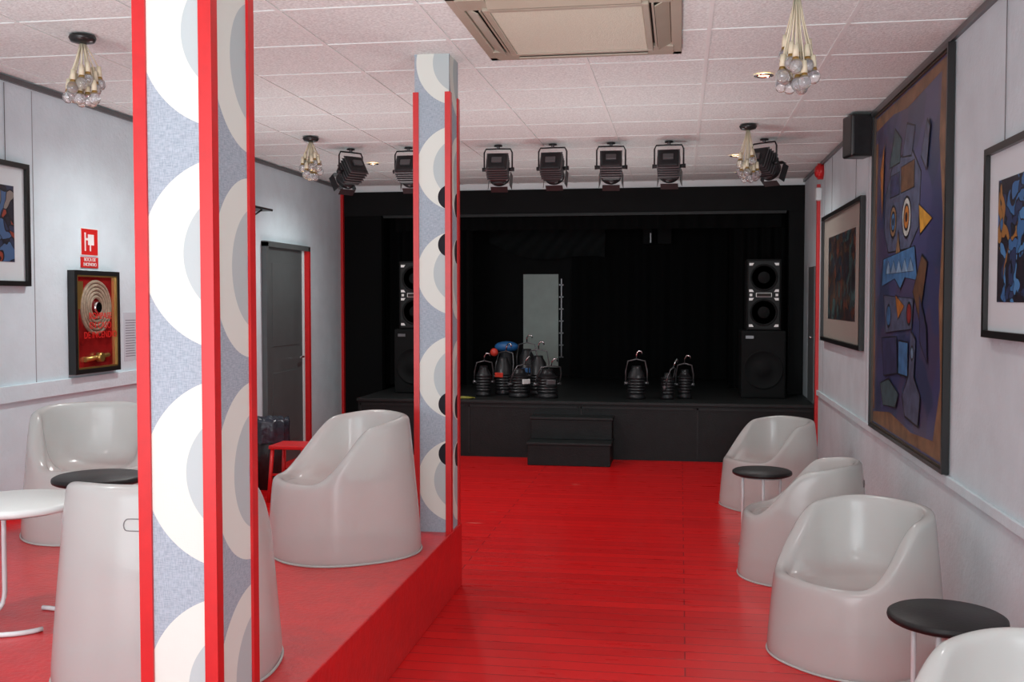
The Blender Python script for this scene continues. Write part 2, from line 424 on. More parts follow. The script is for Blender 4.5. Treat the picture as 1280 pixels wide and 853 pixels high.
b.done()

# PA speakers
def pa_top(loc):
    b = MB('stage_loudspeaker', loc)
    w, h, d = 0.35, 0.74, 0.36
    b.box((-w/2, 0, 0), (w/2, d, h), 'black', 0.012)
    b.box((-w/2+0.02, -0.006, 0.02), (w/2-0.02, 0.002, h-0.02), 'stage')
    R = Matrix.Rotation(math.pi/2, 4, 'X')
    for cz in (0.19, 0.55):
        mt = Matrix.Translation((0, -0.006, cz)) @ R
        b.lathe([(0.14, 0), (0.14, 0.008), (0.13, 0.010), (0.12, 0.0), (0.06, 0.0), (0.05, 0.008), (0, 0.012)], 'black', 28, mt)
        for sx in (-1, 1):
            for sz in (-1, 1):
                x = sx*0.127; z = cz+sz*0.135
                b.poly([(x+sx*0.022, z+sz*0.014), (x-sx*0.026, z+sz*0.014), (x-sx*0.010, z-sz*0.012), (x+sx*0.022, z-sz*0.012)], (0, 0, 0), (1, 0, 0), (0, 0, 1), 0.0105, 0.004, 'signwhite')
    b.box((-0.08, -0.014, 0.348), (0.08, -0.004, 0.392), 'signwhite', 0.003)
    b.box((-0.073, -0.018, 0.353), (0.073, -0.012, 0.387), 'dark')
    for sx in (-1, 1): b.box((sx*0.13-0.013, -0.012, 0.357), (sx*0.13+0.013, -0.004, 0.383), 'signwhite')
    return b.done()
def pa_sub(loc):
    b = MB('stage_subwoofer', loc)
    w, h, d = 0.45, 0.70, 0.48
    b.box((-w/2, 0, 0), (w/2, d, h), 'black', 0.012)
    b.box((-w/2+0.02, -0.006, 0.02), (w/2-0.02, 0.002, h-0.02), 'black')
    mt = Matrix.Translation((0, -0.006, 0.30)) @ Matrix.Rotation(math.pi/2, 4, 'X')
    b.lathe([(0.20, 0), (0.20, 0.008), (0.19, 0.01), (0.18, 0.002), (0.08, 0.002), (0.07, 0.008), (0, 0.012)], 'black', 32, mt)
    b.box((-0.18, -0.012, 0.62), (-0.10, -0.004, 0.65), 'midmetal')
    return b.done()
for x in (0.85, -2.85):
    pa_sub((x, 10.98, SZ)); pa_top((x, 11.0, SZ+0.70))

# ------------------------------------------------------------ columns
def column(loc, w, d, z0, z1, trim_top, m1, kf, ks):
    b = MB('wallpapered_column', loc)
    hgt = z1-z0
    t = bmesh.new(); uvl = t.loops.layers.uv.new('UVMap')
    c = [(0, 0), (w, 0), (w, d), (0, d)]
    lo = [t.verts.new((x, y, 0)) for x, y in c]; hi = [t.verts.new((x, y, hgt)) for x, y in c]
    for i in range(4):
        j = (i+1) % 4; f = t.faces.new((lo[i], lo[j], hi[j], hi[i])); W = (w, d, w, d)[i]
        sh = (0, 0.03, 0.1, 0.05)[i]
        for l, q in zip(f.loops, ((0, 0), (W, 0), (W, hgt), (0, hgt))):
            l[uvl].uv = (q[0], q[1]+z0+sh)
    i = b.mi(m1)
    for f in t.faces: f.material_index = i
    me = bpy.data.meshes.new('tmp'); t.to_mesh(me); t.free()
    b.bm.loops.layers.uv.new('UVMap'); b.bm.from_mesh(me)
    e = 0.008; tt = trim_top-z0
    for (x, y) in c:
        sx = 1 if x == 0 else -1; sy = 1 if y == 0 else -1
        b.box((min(x-sx*e, x+sx*kf), min(y-sy*e, y), 0), (max(x-sx*e, x+sx*kf), max(y-sy*e, y), tt), 'red')
        b.box((min(x-sx*e, x), min(y, y+sy*ks), 0), (max(x-sx*e, x), max(y, y+sy*ks), tt), 'red')
    return b.done()
MT['wp1'] = wallpaper('wallpaper_crescents', 1.43, 0.58, 0.262, 0.255, 0.300, 0.175, [])
MT['wp2'] = wallpaper('wallpaper_crescents_dots', 1.464, 0.556, 0.235, 0.225, 0.265, 0.165,
                      [(0.19, 2.145, 0.065), (0.19, 1.893, 0.065), (0.19, 1.04, 0.065), (0.19, 0.774, 0.065)])
column((-1.416, 2.57, PZ), 0.204, 0.26, PZ, H, H, 'wp1', 0.028, 0.03)
column((-1.40, 5.42, PZ), 0.187, 0.225, PZ, H, 2.70, 'wp2', 0.022, 0.035)

# ------------------------------------------------------------ chairs
def tub_chair(loc, face):
    rz = math.atan2(face[1], face[0])
    b = MB('plastic_tub_chair', loc, rz)
    HB, HF, SEAT, rr = 0.675, 0.375, 0.34, 0.028
    def sm(a, c, x):
        t = max(0, min(1, (x-a)/(c-a))); return t*t*(3-2*t)
    def Rz(z): return 0.375 - 0.06*(z/0.68)**1.15
    N = 56; t = bmesh.new(); cols = []
    for j in range(N):
        ph = 2*math.pi*j/N; a = abs(math.atan2(math.sin(ph), math.cos(ph)))
        h = HF + (HB-HF)*(0.86*sm(0.75, 1.75, a)+0.14*sm(1.3, 2.6, a))
        n = 2.35; m = 1/((abs(math.cos(ph))**n+abs(math.sin(ph))**n)**(1/n))
        th = rr + 0.014*math.exp(-((a-1.2)/0.45)**2)
        P = [(Rz(0)-0.012, 0.0), (Rz(0), 0.012)]
        for k in range(1, 7):
            z = 0.012+(h-th-0.012)*k/6; P.append((Rz(z), z))
        Rt = Rz(h-th)
        for aa in (35, 65, 90, 115, 145, 180):
            q = math.radians(aa); P.append((Rt-th+th*math.cos(q), h-th+th*math.sin(q)))
        z1 = min(SEAT+0.05, h-th+0.004); Ri = Rt-2*th-0.035
        for k in range(1, 5):
            s2 = k/4; P.append((Rt-2*th+(Ri-Rt+2*th)*s2**1.5, (h-th)+(z1-h+th)*s2))
        P.append((Ri-0.03, SEAT+(0.012 if z1 > SEAT+0.03 else 0.0))); P.append((Ri-0.07, SEAT-0.002)); P.append((0.12, SEAT-0.012)); P.append((0.05, SEAT-0.015))
        cols.append([t.verts.new((r*m*math.cos(ph), r*m*math.sin(ph)*0.98, z)) for r, z in P])
    L = len(cols[0])
    for j in range(N):
        A = cols[j]; B = cols[(j+1) % N]
        for i in range(L-1): t.faces.new((A[i], B[i], B[i+1], A[i+1]))
    t.faces.new([c[-1] for c in cols])
    bmesh.ops.recalc_face_normals(t, faces=list(t.faces))
    b.add(t, 'plastic', True)
    pts = []
    zc = 0.555
    for i in range(20):
        q = 2*math.pi*i/20; cx = 0.022 if math.cos(q) > 0 else -0.022
        y = cx+0.015*math.cos(q); z = zc+0.019*math.sin(q)
        pts.append((-(Rz(z)+0.0005), y, z))
    b.tube(pts, 0.0022, 'slot', 6, True)
    pts = []
    for i in range(56):
        ph = 2*math.pi*i/56; n = 2.35; m = 1/((abs(math.cos(ph))**n+abs(math.sin(ph))**n)**(1/n)); r = 0.374*m
        pts.append((r*math.cos(ph), r*math.sin(ph)*0.98, 0.006))
    b.tube(pts, 0.006, 'plastic', 6, True)
    return b.done(1)
tub_chair((-1.655, 4.98, PZ), (-0.80, -0.60))
tub_chair((-3.13, 5.17, PZ), (0.55, -0.83))
tub_chair((-1.71, 3.28, PZ), (-0.17, 0.985))
tub_chair((0.79, 4.83, 0), (-0.75, -0.66))
tub_chair((0.72, 6.20, 0), (-0.97, 0.24))
tub_chair((0.70, 8.26, 0), (-0.85, -0.52))
tub_chair((0.905, 2.80, 0), (-0.72, -0.69))

# ------------------------------------------------------------ side tables
def table(loc, top, R=0.2, h=0.5, rz=0.0):
    b = MB('round_side_table', loc, rz)
    b.lathe([(0, h-0.03), (R-0.012, h-0.03), (R-0.002, h-0.024), (R, h-0.015), (R-0.002, h-0.006), (R-0.012, h), (0, h)], top, 40)
    rl = R*0.72; r = 0.0095
    for a0 in (0, 120, 240):
        a = math.radians(a0); c = Vector((rl*math.cos(a), rl*math.sin(a), 0)); tg = Vector((-math.sin(a), math.cos(a), 0))
        pts = [c+Vector((0, 0, h-0.03)), c+Vector((0, 0, 0.3)), c+Vector((0, 0, 0.09))]
        for q in range(1, 6):
            w = math.pi/2*q/5; an = a+0.28*(1-math.cos(w)); z = 0.0095+0.08*(1-math.sin(w))
            pts.append(Vector((rl*math.cos(an), rl*math.sin(an), z)))
        for q in range(1, 6):
            an = a+0.28+0.2*q; pts.append(Vector((rl*math.cos(an), rl*math.sin(an), 0.0095)))
        b.tube(pts, r, 'tube', 8)
    b.lathe([(rl+0.015, h-0.034), (rl+0.015, h-0.03), (rl-0.015, h-0.03), (rl-0.015, h-0.04), (rl+0.015, h-0.04)], 'tube', 32)
    return b.done()
table((-2.52, 3.62, PZ), 'tabletopw', 0.24, 0.48, 0.35)
table((-2.58, 4.30, PZ), 'tabletop', 0.20, 0.46, 0.2)
table((0.53, 6.86, 0), 'tabletop', 0.19, 0.5, 0.5)
table((0.93, 3.80, 0), 'tabletop', 0.20, 0.5, 2.2)

b = MB('red_bar_stool', (-3.05, 7.9, 0))
b.box((-0.15, -0.15, 0.42), (0.15, 0.15, 0.45), 'red', 0.008)
for sx in (-1, 1):
    for sy in (-1, 1):
        b.cyl((sx*0.15, sy*0.15, 0), (sx*0.125, sy*0.125, 0.42), 0.016, 0.016, 'red', 10)
    b.cyl((sx*0.14, -0.14, 0.16), (sx*0.14, 0.14, 0.16), 0.01, 0.01, 'red', 8); b.cyl((-0.14, sx*0.14, 0.22), (0.14, sx*0.14, 0.22), 0.01, 0.01, 'red', 8)
b.done()
b = MB('waste_bin', (-3.45, 8.36, 0))
b.lathe([(0, 0), (0.12, 0), (0.165, 0.56), (0.155, 0.56), (0.115, 0.02), (0, 0.02)], 'darkmetal', 28)
t = bmesh.new(); N = 40; rings = []
for (r, z) in [(0.172, 0.40), (0.176, 0.50), (0.178, 0.57), (0.165, 0.595), (0.14, 0.56), (0.11, 0.45), (0.05, 0.40)]:
    rings.append([t.verts.new(((r+0.012*math.sin(j*1.9)+random.uniform(-.006, .006))*math.cos(2*math.pi*j/N), (r+0.012*math.sin(j*1.9))*math.sin(2*math.pi*j/N), z+random.uniform(-.012, .012))) for j in range(N)])
for A, B in zip(rings[:-1], rings[1:]):
    for j in range(N): t.faces.new((A[j], A[(j+1) % N], B[(j+1) % N], B[j]))
b.add(t, 'bag', True); b.done()

# ------------------------------------------------------------ doors
b = MB('door_1', (XL+0.001, 9.2, 0))
b.box((0.0, 0.06, 0.0), (0.02, 1.0, 2.10), 'door', 0.003)
b.box((0.0, 0.0, 0.0), (0.05, 0.05, 2.14), 'door'); b.box((0.0, 1.12, 0.0), (0.05, 1.17, 2.14), 'red')
b.box((0.0, 0.0, 2.10), (0.05, 1.17, 2.15), 'door'); b.box((0.0, 1.0, 0.0), (0.03, 1.04, 2.10), 'white')
b.cyl((0.02, 0.93, 1.02), (0.06, 0.93, 1.02), 0.01, 0.01, 'chrome', 10); b.cyl((0.06, 0.93, 1.02), (0.06, 0.83, 1.02), 0.009, 0.009, 'chrome', 10)
b.box((0.02, 0.20, 0.2), (0.024, 0.9, 0.9), 'door', 0.002); b.box((0.02, 0.20, 1.15), (0.024, 0.9, 1.95), 'door', 0.002)
b.done()
b = MB('wall_bracket_shelf', (XL, 8.9, 2.42)); b.box((0, -0.2, -0.01), (0.16, 0.2, 0.01), 'darkmetal', 0.003); b.cyl((0.0, 0, -0.1), (0.14, 0, -0.01), 0.008, 0.008, 'darkmetal', 8); b.done()
b = MB('door_2', (XR-0.001, 10.75, SZ)); b.box((-0.02, -0.22, 0), (0, 0.22, 1.35), 'door', 0.003); b.cyl((-0.05, -0.15, 0.65), (-0.02, -0.15, 0.65), 0.012, 0.012, 'chrome', 8); b.done()

# ------------------------------------------------------------ framed pictures
def framed(name, loc, ax, w, h, fw, depth, mount, mw, art, gold=False):
    b = MB(name, loc)
    o = (0, 0, 0); ay = (0, 0, 1)
    def rect(x0, y0, x1, y1, off, th, k): b.poly([(x0, y0), (x1, y0), (x1, y1), (x0, y1)], o, ax, ay, off, th, k)
    rect(0, 0, w, fw, 0.004, depth, 'frame'); rect(0, h-fw, w, h, 0.004, depth, 'frame')
    rect(0, fw, fw, h-fw, 0.004, depth, 'frame'); rect(w-fw, fw, w, h-fw, 0.004, depth, 'frame')
    if gold:
        g = 0.008
        rect(fw, fw, w-fw, fw+g, 0.004, depth-0.012, 'goldline'); rect(fw, h-fw-g, w-fw, h-fw, 0.004, depth-0.012, 'goldline')
        rect(fw, fw, fw+g, h-fw, 0.004, depth-0.012, 'goldline'); rect(w-fw-g, fw, w-fw, h-fw, 0.004, depth-0.012, 'goldline')
    if mount:
        rect(fw, fw, w-fw, h-fw, 0.004, 0.010, mount)
        rect(fw+mw[0], fw+mw[1], w-fw-mw[0], h-fw-mw[1], 0.010, 0.007, art)
    else:
        rect(fw, fw, w-fw, h-fw, 0.004, 0.012, art)
    for s2 in (0.2, 0.8):
        x = w*s2; top = H-0.05-loc[2]
        if top > h: rect(x-0.0015, h, x+0.0015, top, 0.004, 0.003, 'midmetal')
    return b
b = framed('framed_picture', (XR, 9.9, 1.23), (0, -1, 0), 2.1, 1.12, 0.035, 0.035, 'matb', (0.30, 0.17), 'art1'); b.done()
b = framed('framed_picture', (XR, 4.74, 1.44), (0, -1, 0), 0.95, 0.80, 0.03, 0.03, 'matw', (0.13, 0.12), 'art2'); b.done()
b = framed('framed_picture', (XL, 4.75, 1.68), (0, 1, 0), 0.92, 0.72, 0.03, 0.03, 'matw', (0.10, 0.11), 'art3'); b.done()
W, HH = 2.02, 2.11
b = framed('large_abstract_painting', (XR, 7.38, 0.74), (0, -1, 0), W, HH, 0.022, 0.035, None, None, 'canvas', True)
lay = [0.0161]
def P(pts, k, outline=0.012):
    P2 = [(x*W, y*HH) for x, y in pts]
    if outline:
        cx = sum(p[0] for p in P2)/len(P2); cy = sum(p[1] for p in P2)/len(P2)
        Q = []
        for x, y in P2:
            d = math.hypot(x-cx, y-cy) or 1; Q.append((x+(x-cx)/d*outline*1.3, y+(y-cy)/d*outline*1.3))
        b.poly(Q, (0, 0, 0), (0, -1, 0), (0, 0, 1), lay[0], 0.0001, 'p_blk'); lay[0] += 0.00013
    b.poly(P2, (0, 0, 0), (0, -1, 0), (0, 0, 1), lay[0], 0.0001, k); lay[0] += 0.00013
def C(cx, cy, r, k, ry=None, ol=0.012, n=22):
    ry = ry or r
    P([(cx+r/W*math.cos(2*math.pi*i/n), cy+ry/HH*math.sin(2*math.pi*i/n)) for i in range(n)], k, ol)
def Rr(x0, y0, x1, y1, k, ol=0.012): P([(x0, y0), (x1, y0), (x1, y1), (x0, y1)], k, ol)
P([(0.02, 0.02), (0.98, 0.02), (0.98, 0.065), (0.6, 0.05), (0.3, 0.075), (0.02, 0.05)], 'canvas_b', 0)
P([(0.86, 0.06), (0.98, 0.06), (0.98, 0.98), (0.90, 0.98), (0.88, 0.8), (0.93, 0.6), (0.90, 0.4), (0.93, 0.2)], 'canvas_b', 0)
P([(0.02, 0.98), (0.02, 0.94), (0.3, 0.95), (0.5, 0.935), (0.90, 0.955), (0.90, 0.98)], 'canvas_b', 0)
P([(0.02, 0.06), (0.05, 0.06), (0.035, 0.5), (0.06, 0.9), (0.02, 0.9)], 'canvas_b', 0)
P([(0.20, 0.72), (0.30, 0.80), (0.55, 0.82), (0.68, 0.74), (0.66, 0.60), (0.55, 0.55), (0.25, 0.55), (0.18, 0.62)], 'p_gry')
P([(0.25, 0.80), (0.33, 0.90), (0.42, 0.86), (0.40, 0.80)], 'p_grn'); P([(0.44, 0.81), (0.50, 0.89), (0.60, 0.87), (0.56, 0.80)], 'p_gry')
Rr(0.27, 0.71, 0.40, 0.77, 'p_pur'); Rr(0.43, 0.71, 0.60, 0.78, 'p_brn')
C(0.32, 0.635, 0.09, 'p_tan'); C(0.32, 0.635, 0.05, 'p_blue'); C(0.32, 0.635, 0.025, 'p_blk', ol=0)
C(0.51, 0.635, 0.11, 'p_white'); C(0.51, 0.635, 0.065, 'p_org'); C(0.51, 0.635, 0.03, 'p_blk', ol=0)
P([(0.67, 0.655), (0.82, 0.61), (0.69, 0.58)], 'p_yel')
P([(0.40, 0.60), (0.44, 0.52), (0.36, 0.52)], 'p_tan')
P([(0.18, 0.53), (0.62, 0.55), (0.66, 0.46), (0.50, 0.47), (0.44, 0.44), (0.36, 0.47), (0.16, 0.45)], 'p_blue')
for i in range(5): P([(0.22+0.08*i, 0.485), (0.26+0.08*i, 0.52), (0.30+0.08*i, 0.485)], 'p_lblue', 0.006)
P([(0.20, 0.42), (0.62, 0.41), (0.60, 0.33), (0.24, 0.31)], 'p_gry'); P([(0.38, 0.42), (0.50, 0.39), (0.42, 0.355)], 'p_org')
C(0.28, 0.36, 0.06, 'p_blue'); C(0.57, 0.37, 0.055, 'p_red')
P([(0.62, 0.43), (0.72, 0.52), (0.78, 0.50), (0.70, 0.36)], 'p_brn')
P([(0.18, 0.29), (0.40, 0.30), (0.42, 0.20), (0.22, 0.18)], 'p_pur'); Rr(0.44, 0.20, 0.56, 0.29, 'p_blue')
P([(0.60, 0.32), (0.66, 0.30), (0.64, 0.20), (0.72, 0.16), (0.70, 0.08), (0.54, 0.09), (0.50, 0.14), (0.58, 0.20)], 'p_gry'); C(0.62, 0.265, 0.03, 'p_lblue')
P([(0.16, 0.15), (0.30, 0.17), (0.44, 0.14), (0.40, 0.10), (0.22, 0.09)], 'p_grn')
P([(0.70, 0.78), (0.76, 0.86), (0.79, 0.84), (0.76, 0.74)], 'p_gry'); P([(0.12, 0.80), (0.18, 0.88), (0.16, 0.66)], 'p_org')
P([(0.70, 0.42), (0.78, 0.34), (0.80, 0.25), (0.72, 0.30)], 'p_pur')
b.done()

# ------------------------------------------------------------ left wall fire equipment
b = MB('fire_hose_cabinet', (XL, 6.09, 1.12))
ax = (0, 1, 0); w, h = 0.54, 0.67
def rc(x0, y0, x1, y1, off, th, k): b.poly([(x0, y0), (x1, y0), (x1, y1), (x0, y1)], (0, 0, 0), ax, (0, 0, 1), off, th, k)
rc(0.01, 0.01, w-0.01, h-0.01, 0, 0.03, 'cabglass')
for (x0, y0, x1, y1) in ((0, 0, w, .03), (0, h-.03, w, h), (0, .03, .03, h-.03), (w-.03, .03, w, h-.03)): rc(x0, y0, x1, y1, 0.0, 0.05, 'frame')
for (x0, y0, x1, y1) in ((.03, .03, w-.03, .040), (.03, h-.040, w-.03, h-.03), (.03, .03, .040, h-.03), (w-.040, .03, w-.03, h-.03)): rc(x0, y0, x1, y1, 0.028, 0.02, 'gold')
Mx = Matrix.Translation((0.032, 0.27, 0.43)) @ Matrix.Rotation(math.pi/2, 4, 'Y')
for r in (0.17, 0.145, 0.12, 0.095, 0.07): b.tube([(r*math.cos(2*math.pi*i/32), r*math.sin(2*math.pi*i/32), 0) for i in range(32)], 0.0115, 'hose', 8, True, Mx)
b.cyl((0.03, 0.27, 0.43), (0.055, 0.27, 0.43), 0.04, 0.035, 'chrome', 20)
b.cyl((0.04, 0.12, 0.09), (0.04, 0.40, 0.11), 0.016, 0.014, 'gold', 12); b.cyl((0.035, 0.28, 0.10), (0.07, 0.28, 0.10), 0.03, 0.03, 'gold', 16)
rc(0.06, 0.42, 0.12, 0.60, 0.03, 0.004, 'gold')
ob = b.done()
text('label_text', 'ROMPASE\nEN CASO\nDE INCENDIO', 0.062, (0.058, 0.28, 0.31), (math.pi/2, 0, math.pi/2), 'signred', ob)
b = MB('fire_hose_sign', (XL, 6.24, 1.81))
b.poly([(0, 0), (0.2, 0), (0.2, 0.07), (0, 0.07)], (0, 0, 0), ax, (0, 0, 1), 0, 0.006, 'signred')
b.poly([(0, 0.08), (0.2, 0.08), (0.2, 0.26), (0, 0.26)], (0, 0, 0), ax, (0, 0, 1), 0, 0.006, 'signwhite')
b.poly([(0.005, 0.085), (0.195, 0.085), (0.195, 0.255), (0.005, 0.255)], (0, 0, 0), ax, (0, 0, 1), 0.006, 0.001, 'signred')
b.poly([(0.04, 0.11), (0.055, 0.11), (0.055, 0.23), (0.04, 0.23)], (0, 0, 0), ax, (0, 0, 1), 0.007, 0.001, 'signwhite')
b.poly([(0.08, 0.15), (0.15, 0.15), (0.15, 0.22), (0.08, 0.22)], (0, 0, 0), ax, (0, 0, 1), 0.007, 0.001, 'signwhite')
b.poly([(0.055, 0.18), (0.08, 0.18), (0.08, 0.195), (0.055, 0.195)], (0, 0, 0), ax, (0, 0, 1), 0.007, 0.001, 'signwhite')
b.poly([(0.10, 0.11), (0.115, 0.11), (0.115, 0.15), (0.10, 0.15)], (0, 0, 0), ax, (0, 0, 1), 0.007, 0.001, 'signwhite')
ob = b.done()
text('sign_text', 'BOCA DE\nINCENDIO', 0.032, (0.0075, 0.1, 0.037), (math.pi/2, 0, math.pi/2), 'signwhite', ob)
b = MB('paper_notice', (XL, 6.76, 1.17))
b.poly([(0, 0), (0.23, 0), (0.23, 0.34), (0, 0.34)], (0, 0, 0), ax, (0, 0, 1), 0, 0.002, 'paper')
for i in range(15): b.poly([(0.02, 0.03+i*0.018), (0.14+0.06*random.random(), 0.03+i*0.018), (0.14, 0.036+i*0.018), (0.02, 0.036+i*0.018)], (0, 0, 0), ax, (0, 0, 1), 0.002, 0.0005, 'ink')
b.done()
b = MB('fire_alarm_bell', (XR, 10.12, 2.80)); b.cyl((0, 0, 0), (-0.05, 0, 0), 0.075, 0.075, 'red', 24); b.sph((-0.05, 0, 0), 0.06, 'red', (0.5, 1, 1)); b.done()
b = MB('wall_sensor', (XR, 10.25, 2.60)); b.box((-0.05, -0.05, -0.06), (0, 0.05, 0.06), 'white', 0.008); b.done()
b = MB('exit_notice', (XR, 10.0, 1.66)); b.box((-0.004, -0.08, -0.14), (0, 0.08, 0.14), 'matb'); b.done()
b = MB('wall_loudspeaker', (1.222, 7.60, 2.592), 0.2)
b.box((-0.085, -0.09, 0), (0.075, 0.09, 0.29), 'frame', 0.014); b.box((-0.07, -0.098, 0.015), (0.06, -0.088, 0.275), 'darkmetal', 0.003)
b.cyl((0.05, 0.03, 0.15), (0.088, 0.02, 0.15), 0.02, 0.02, 'darkmetal', 10)
b.done()

# ------------------------------------------------------------ air conditioning cassette
b = MB('ceiling_air_conditioner', (-0.50, 4.92, H-0.007))
S = 0.50; I = 0.33
b.box((-S, -S, -0.02), (S, -S+0.05, 0), 'beige', 0.004); b.box((-S, S-0.05, -0.02), (S, S, 0), 'beige', 0.004)
b.box((-S, -S, -0.02), (-S+0.05, S, 0), 'beige', 0.004); b.box((S-0.05, -S, -0.02), (S, S, 0), 'beige', 0.004)
b.box((-S+0.01, -S+0.01, -0.006), (S-0.01, S-0.01, 0), 'dark')
for (x0, y0, x1, y1) in ((-I-0.03, -I-0.03, I+0.03, -I), (-I-0.03, I, I+0.03, I+0.03), (-I-0.03, -I, -I, I), (I, -I, I+0.03, I)): b.box((x0, y0, -0.04), (x1, y1, 0), 'beige', 0.004)
b.box((-I, -I, -0.034), (I, I, -0.002), 'beigel', 0.003)
for sx in (-1, 1):
    for sy in (-1, 1):
        b.box((min(sx*I, sx*(S-0.04)), min(sy*I, sy*(S-0.04)), -0.026), (max(sx*I, sx*(S-0.04)), max(sy*I, sy*(S-0.04)), 0), 'beige', 0.004)
for a in range(4):
    R = Matrix.Rotation(a*math.pi/2, 4, 'Z')
    b.box((-I, -0.035, -0.003), (I, 0.035, 0.003), 'beige', 0.001, R @ Matrix.Translation((0, S-0.085, -0.024)) @ Matrix.Rotation(math.radians(28), 4, 'X'))
    b.box((-I, S-0.13, -0.03), (I, S-0.12, 0), 'beige', 0.0, R)
o = b.done(); o.scale = (1, 1.18, 1)

# ------------------------------------------------------------ bulb cluster pendants
def pendant(loc, L, seed):
    rnd = random.Random(seed)
    b = MB('bulb_cluster_pendant', loc)
    b.lathe([(0, 0), (0.06, 0), (0.065, -0.012), (0.055, -0.03), (0.015, -0.04), (0, -0.04)], 'frame', 28)
    n = 17
    for i in range(n):
        a = i*2.4; rad = 0.012+0.062*math.sqrt((i+0.5)/n)
        l = L*(1.0-0.32*rnd.random()) if i > 3 else L
        ex, ey = rad*math.cos(a), rad*math.sin(a); zb = -l
        pts = [(0.01*math.cos(a), 0.01*math.sin(a), -0.035), (ex*0.45, ey*0.45, (zb+0.11)*0.5), (ex, ey, zb+0.11)]
        b.tube(pts, 0.0032, 'cream', 6)
        b.cyl((ex, ey, zb+0.115), (ex*1.03, ey*1.03, zb+0.065), 0.011, 0.014, 'cream', 12)
        b.sph((ex*1.05, ey*1.05, zb+0.028), 0.028, 'glass', (1, 1, 1.15), 14)
        b.cyl((ex*1.03, ey*1.03, zb+0.066), (ex*1.05, ey*1.05, zb+0.045), 0.012, 0.018, 'gold', 10)
    return b.done()
pendant((-2.90, 4.75, H-0.007), 0.34, 1)
pendant((-2.91, 7.97, H-0.007), 0.34, 2)
pendant((0.470, 4.50, H-0.007), 0.43, 3)
pendant((0.488, 7.93, H-0.007), 0.42, 4)

# recessed spots, with a few extra ones added as room fill
DL = {(0.467, 6.2): 52, (0.485, 9.6): 58, (-2.89, 9.6): 85, (-2.89, 6.2): 90, (0.6, 10.9): 0, (-1.93, 8.05): 76,  # last entry is added fill, hidden behind the far column
      (0.467, 2.9): 58, (-2.89, 2.9): 70, (-1.2, 0.9): 55, (0.467, -0.4): 40, (-2.89, -0.4): 40}  # all out of view, added to brighten the room
for (x, y), e in DL.items():
    b = MB('recessed_downlight', (x, y, H-0.007))
    b.lathe([(0.055, 0.0), (0.056, -0.006), (0.04, -0.008), (0.036, 0.0)], 'chrome', 28); b.lathe([(0, -0.001), (0.036, -0.001), (0.036, 0.0), (0, 0.0)], 'lamp', 20)
    b.done()
    if e == 0: continue
    li = bpy.data.lights.new('downlight', 'SPOT'); li.energy = e; li.color = (0.98, 0.98, 0.97); li.spot_size = 2.75; li.spot_blend = 1.0; li.shadow_soft_size = 0.05
    lo = bpy.data.objects.new('light_downlight', li); lo.location = (x, y, H-0.03); SC.collection.objects.link(lo)
# added fill spots without fixtures, aimed up to brighten the ceiling
for (x, y, e) in ((-0.5, 4.2, 42), (-0.4, 7.0, 46), (-0.6, 9.6, 38), (-2.7, 6.9, 48), (-2.9, 3.4, 44), (-2.9, 9.6, 28), (-0.3, 1.2, 42)):
    li = bpy.data.lights.new('ceiling_fill', 'SPOT'); li.energy = e; li.color = (0.97, 1.0, 1.0); li.spot_size = 2.7; li.spot_blend = 1.0; li.shadow_soft_size = 0.25
    lo = bpy.data.objects.new('light_ceiling_fill', li); lo.location = (x, y, 1.15); lo.rotation_euler = (math.pi, 0, 0); SC.collection.objects.link(lo)

# ------------------------------------------------------------ theatre lights
def lantern_body(b, mt, s=1.0):
    b.box((-0.10*s, -0.10*s, -0.14*s), (0.10*s, 0.10*s, 0.08*s), 'darkmetal', 0.02*s, mt)
    for i in range(5): b.box((-0.107*s, -0.107*s, (-0.12+i*0.035)*s), (0.107*s, 0.107*s, (-0.112+i*0.035)*s), 'midmetal', 0.0, mt)
    b.lathe([(0, 0.08*s), (0.095*s, 0.08*s), (0.10*s, 0.14*s), (0.085*s, 0.14*s), (0.08*s, 0.10*s), (0, 0.11*s)], 'darkmetal', 24, mt)
    for a in range(4):
        R = mt @ Matrix.Rotation(a*math.pi/2, 4, 'Z') @ Matrix.Translation((0, 0.105*s, 0.14*s)) @ Matrix.Rotation(math.radians(-12), 4, 'X')
        b.box((-0.085*s, -0.002, 0), (0.085*s, 0.002, 0.07*s), 'darkmetal', 0.0, R)
    b.box((-0.05*s, -0.03*s, -0.16*s), (0.05*s, 0.03*s, -0.135*s), 'midmetal', 0.004, mt)
def hanging(loc, tilt, rz, L=0.20, s=0.85):
    b = MB('stage_spotlight', loc, rz)
    b.cyl((0, 0, 0), (0, 0, -0.03), 0.014, 0.014, 'midmetal', 12); b.cyl((0, 0, 0), (0, 0, -0.008), 0.035, 0.035, 'darkmetal', 16)
    wy = 0.118
    b.tube([(-wy, 0, -L), (-wy, 0, -0.06), (-wy+0.015, 0, -0.03), (0, 0, -0.028), (wy-0.015, 0, -0.03), (wy, 0, -0.06), (wy, 0, -L)], 0.007, 'darkmetal', 8)
    for sx in (-1, 1): b.cyl((sx*0.08, 0, -L), (sx*0.135, 0, -L), 0.014, 0.018, 'darkmetal', 12)
    mt = Matrix.Translation((0, 0, -L)) @ Matrix.Rotation(math.radians(tilt), 4, 'X')
    lantern_body(b, mt, s)
    return b.done()
YL = 8.65
for x, ti, rz in ((-2.80, -125, 0.9), (-2.29, -120, 0), (-1.515, -122, 0.05), (-1.055, -118, -0.05), (-0.57, -124, 0.06), (-0.098, -120, -0.04), (0.66, -115, -0.7)):
    hanging((x, YL, H-0.007), ti, rz)

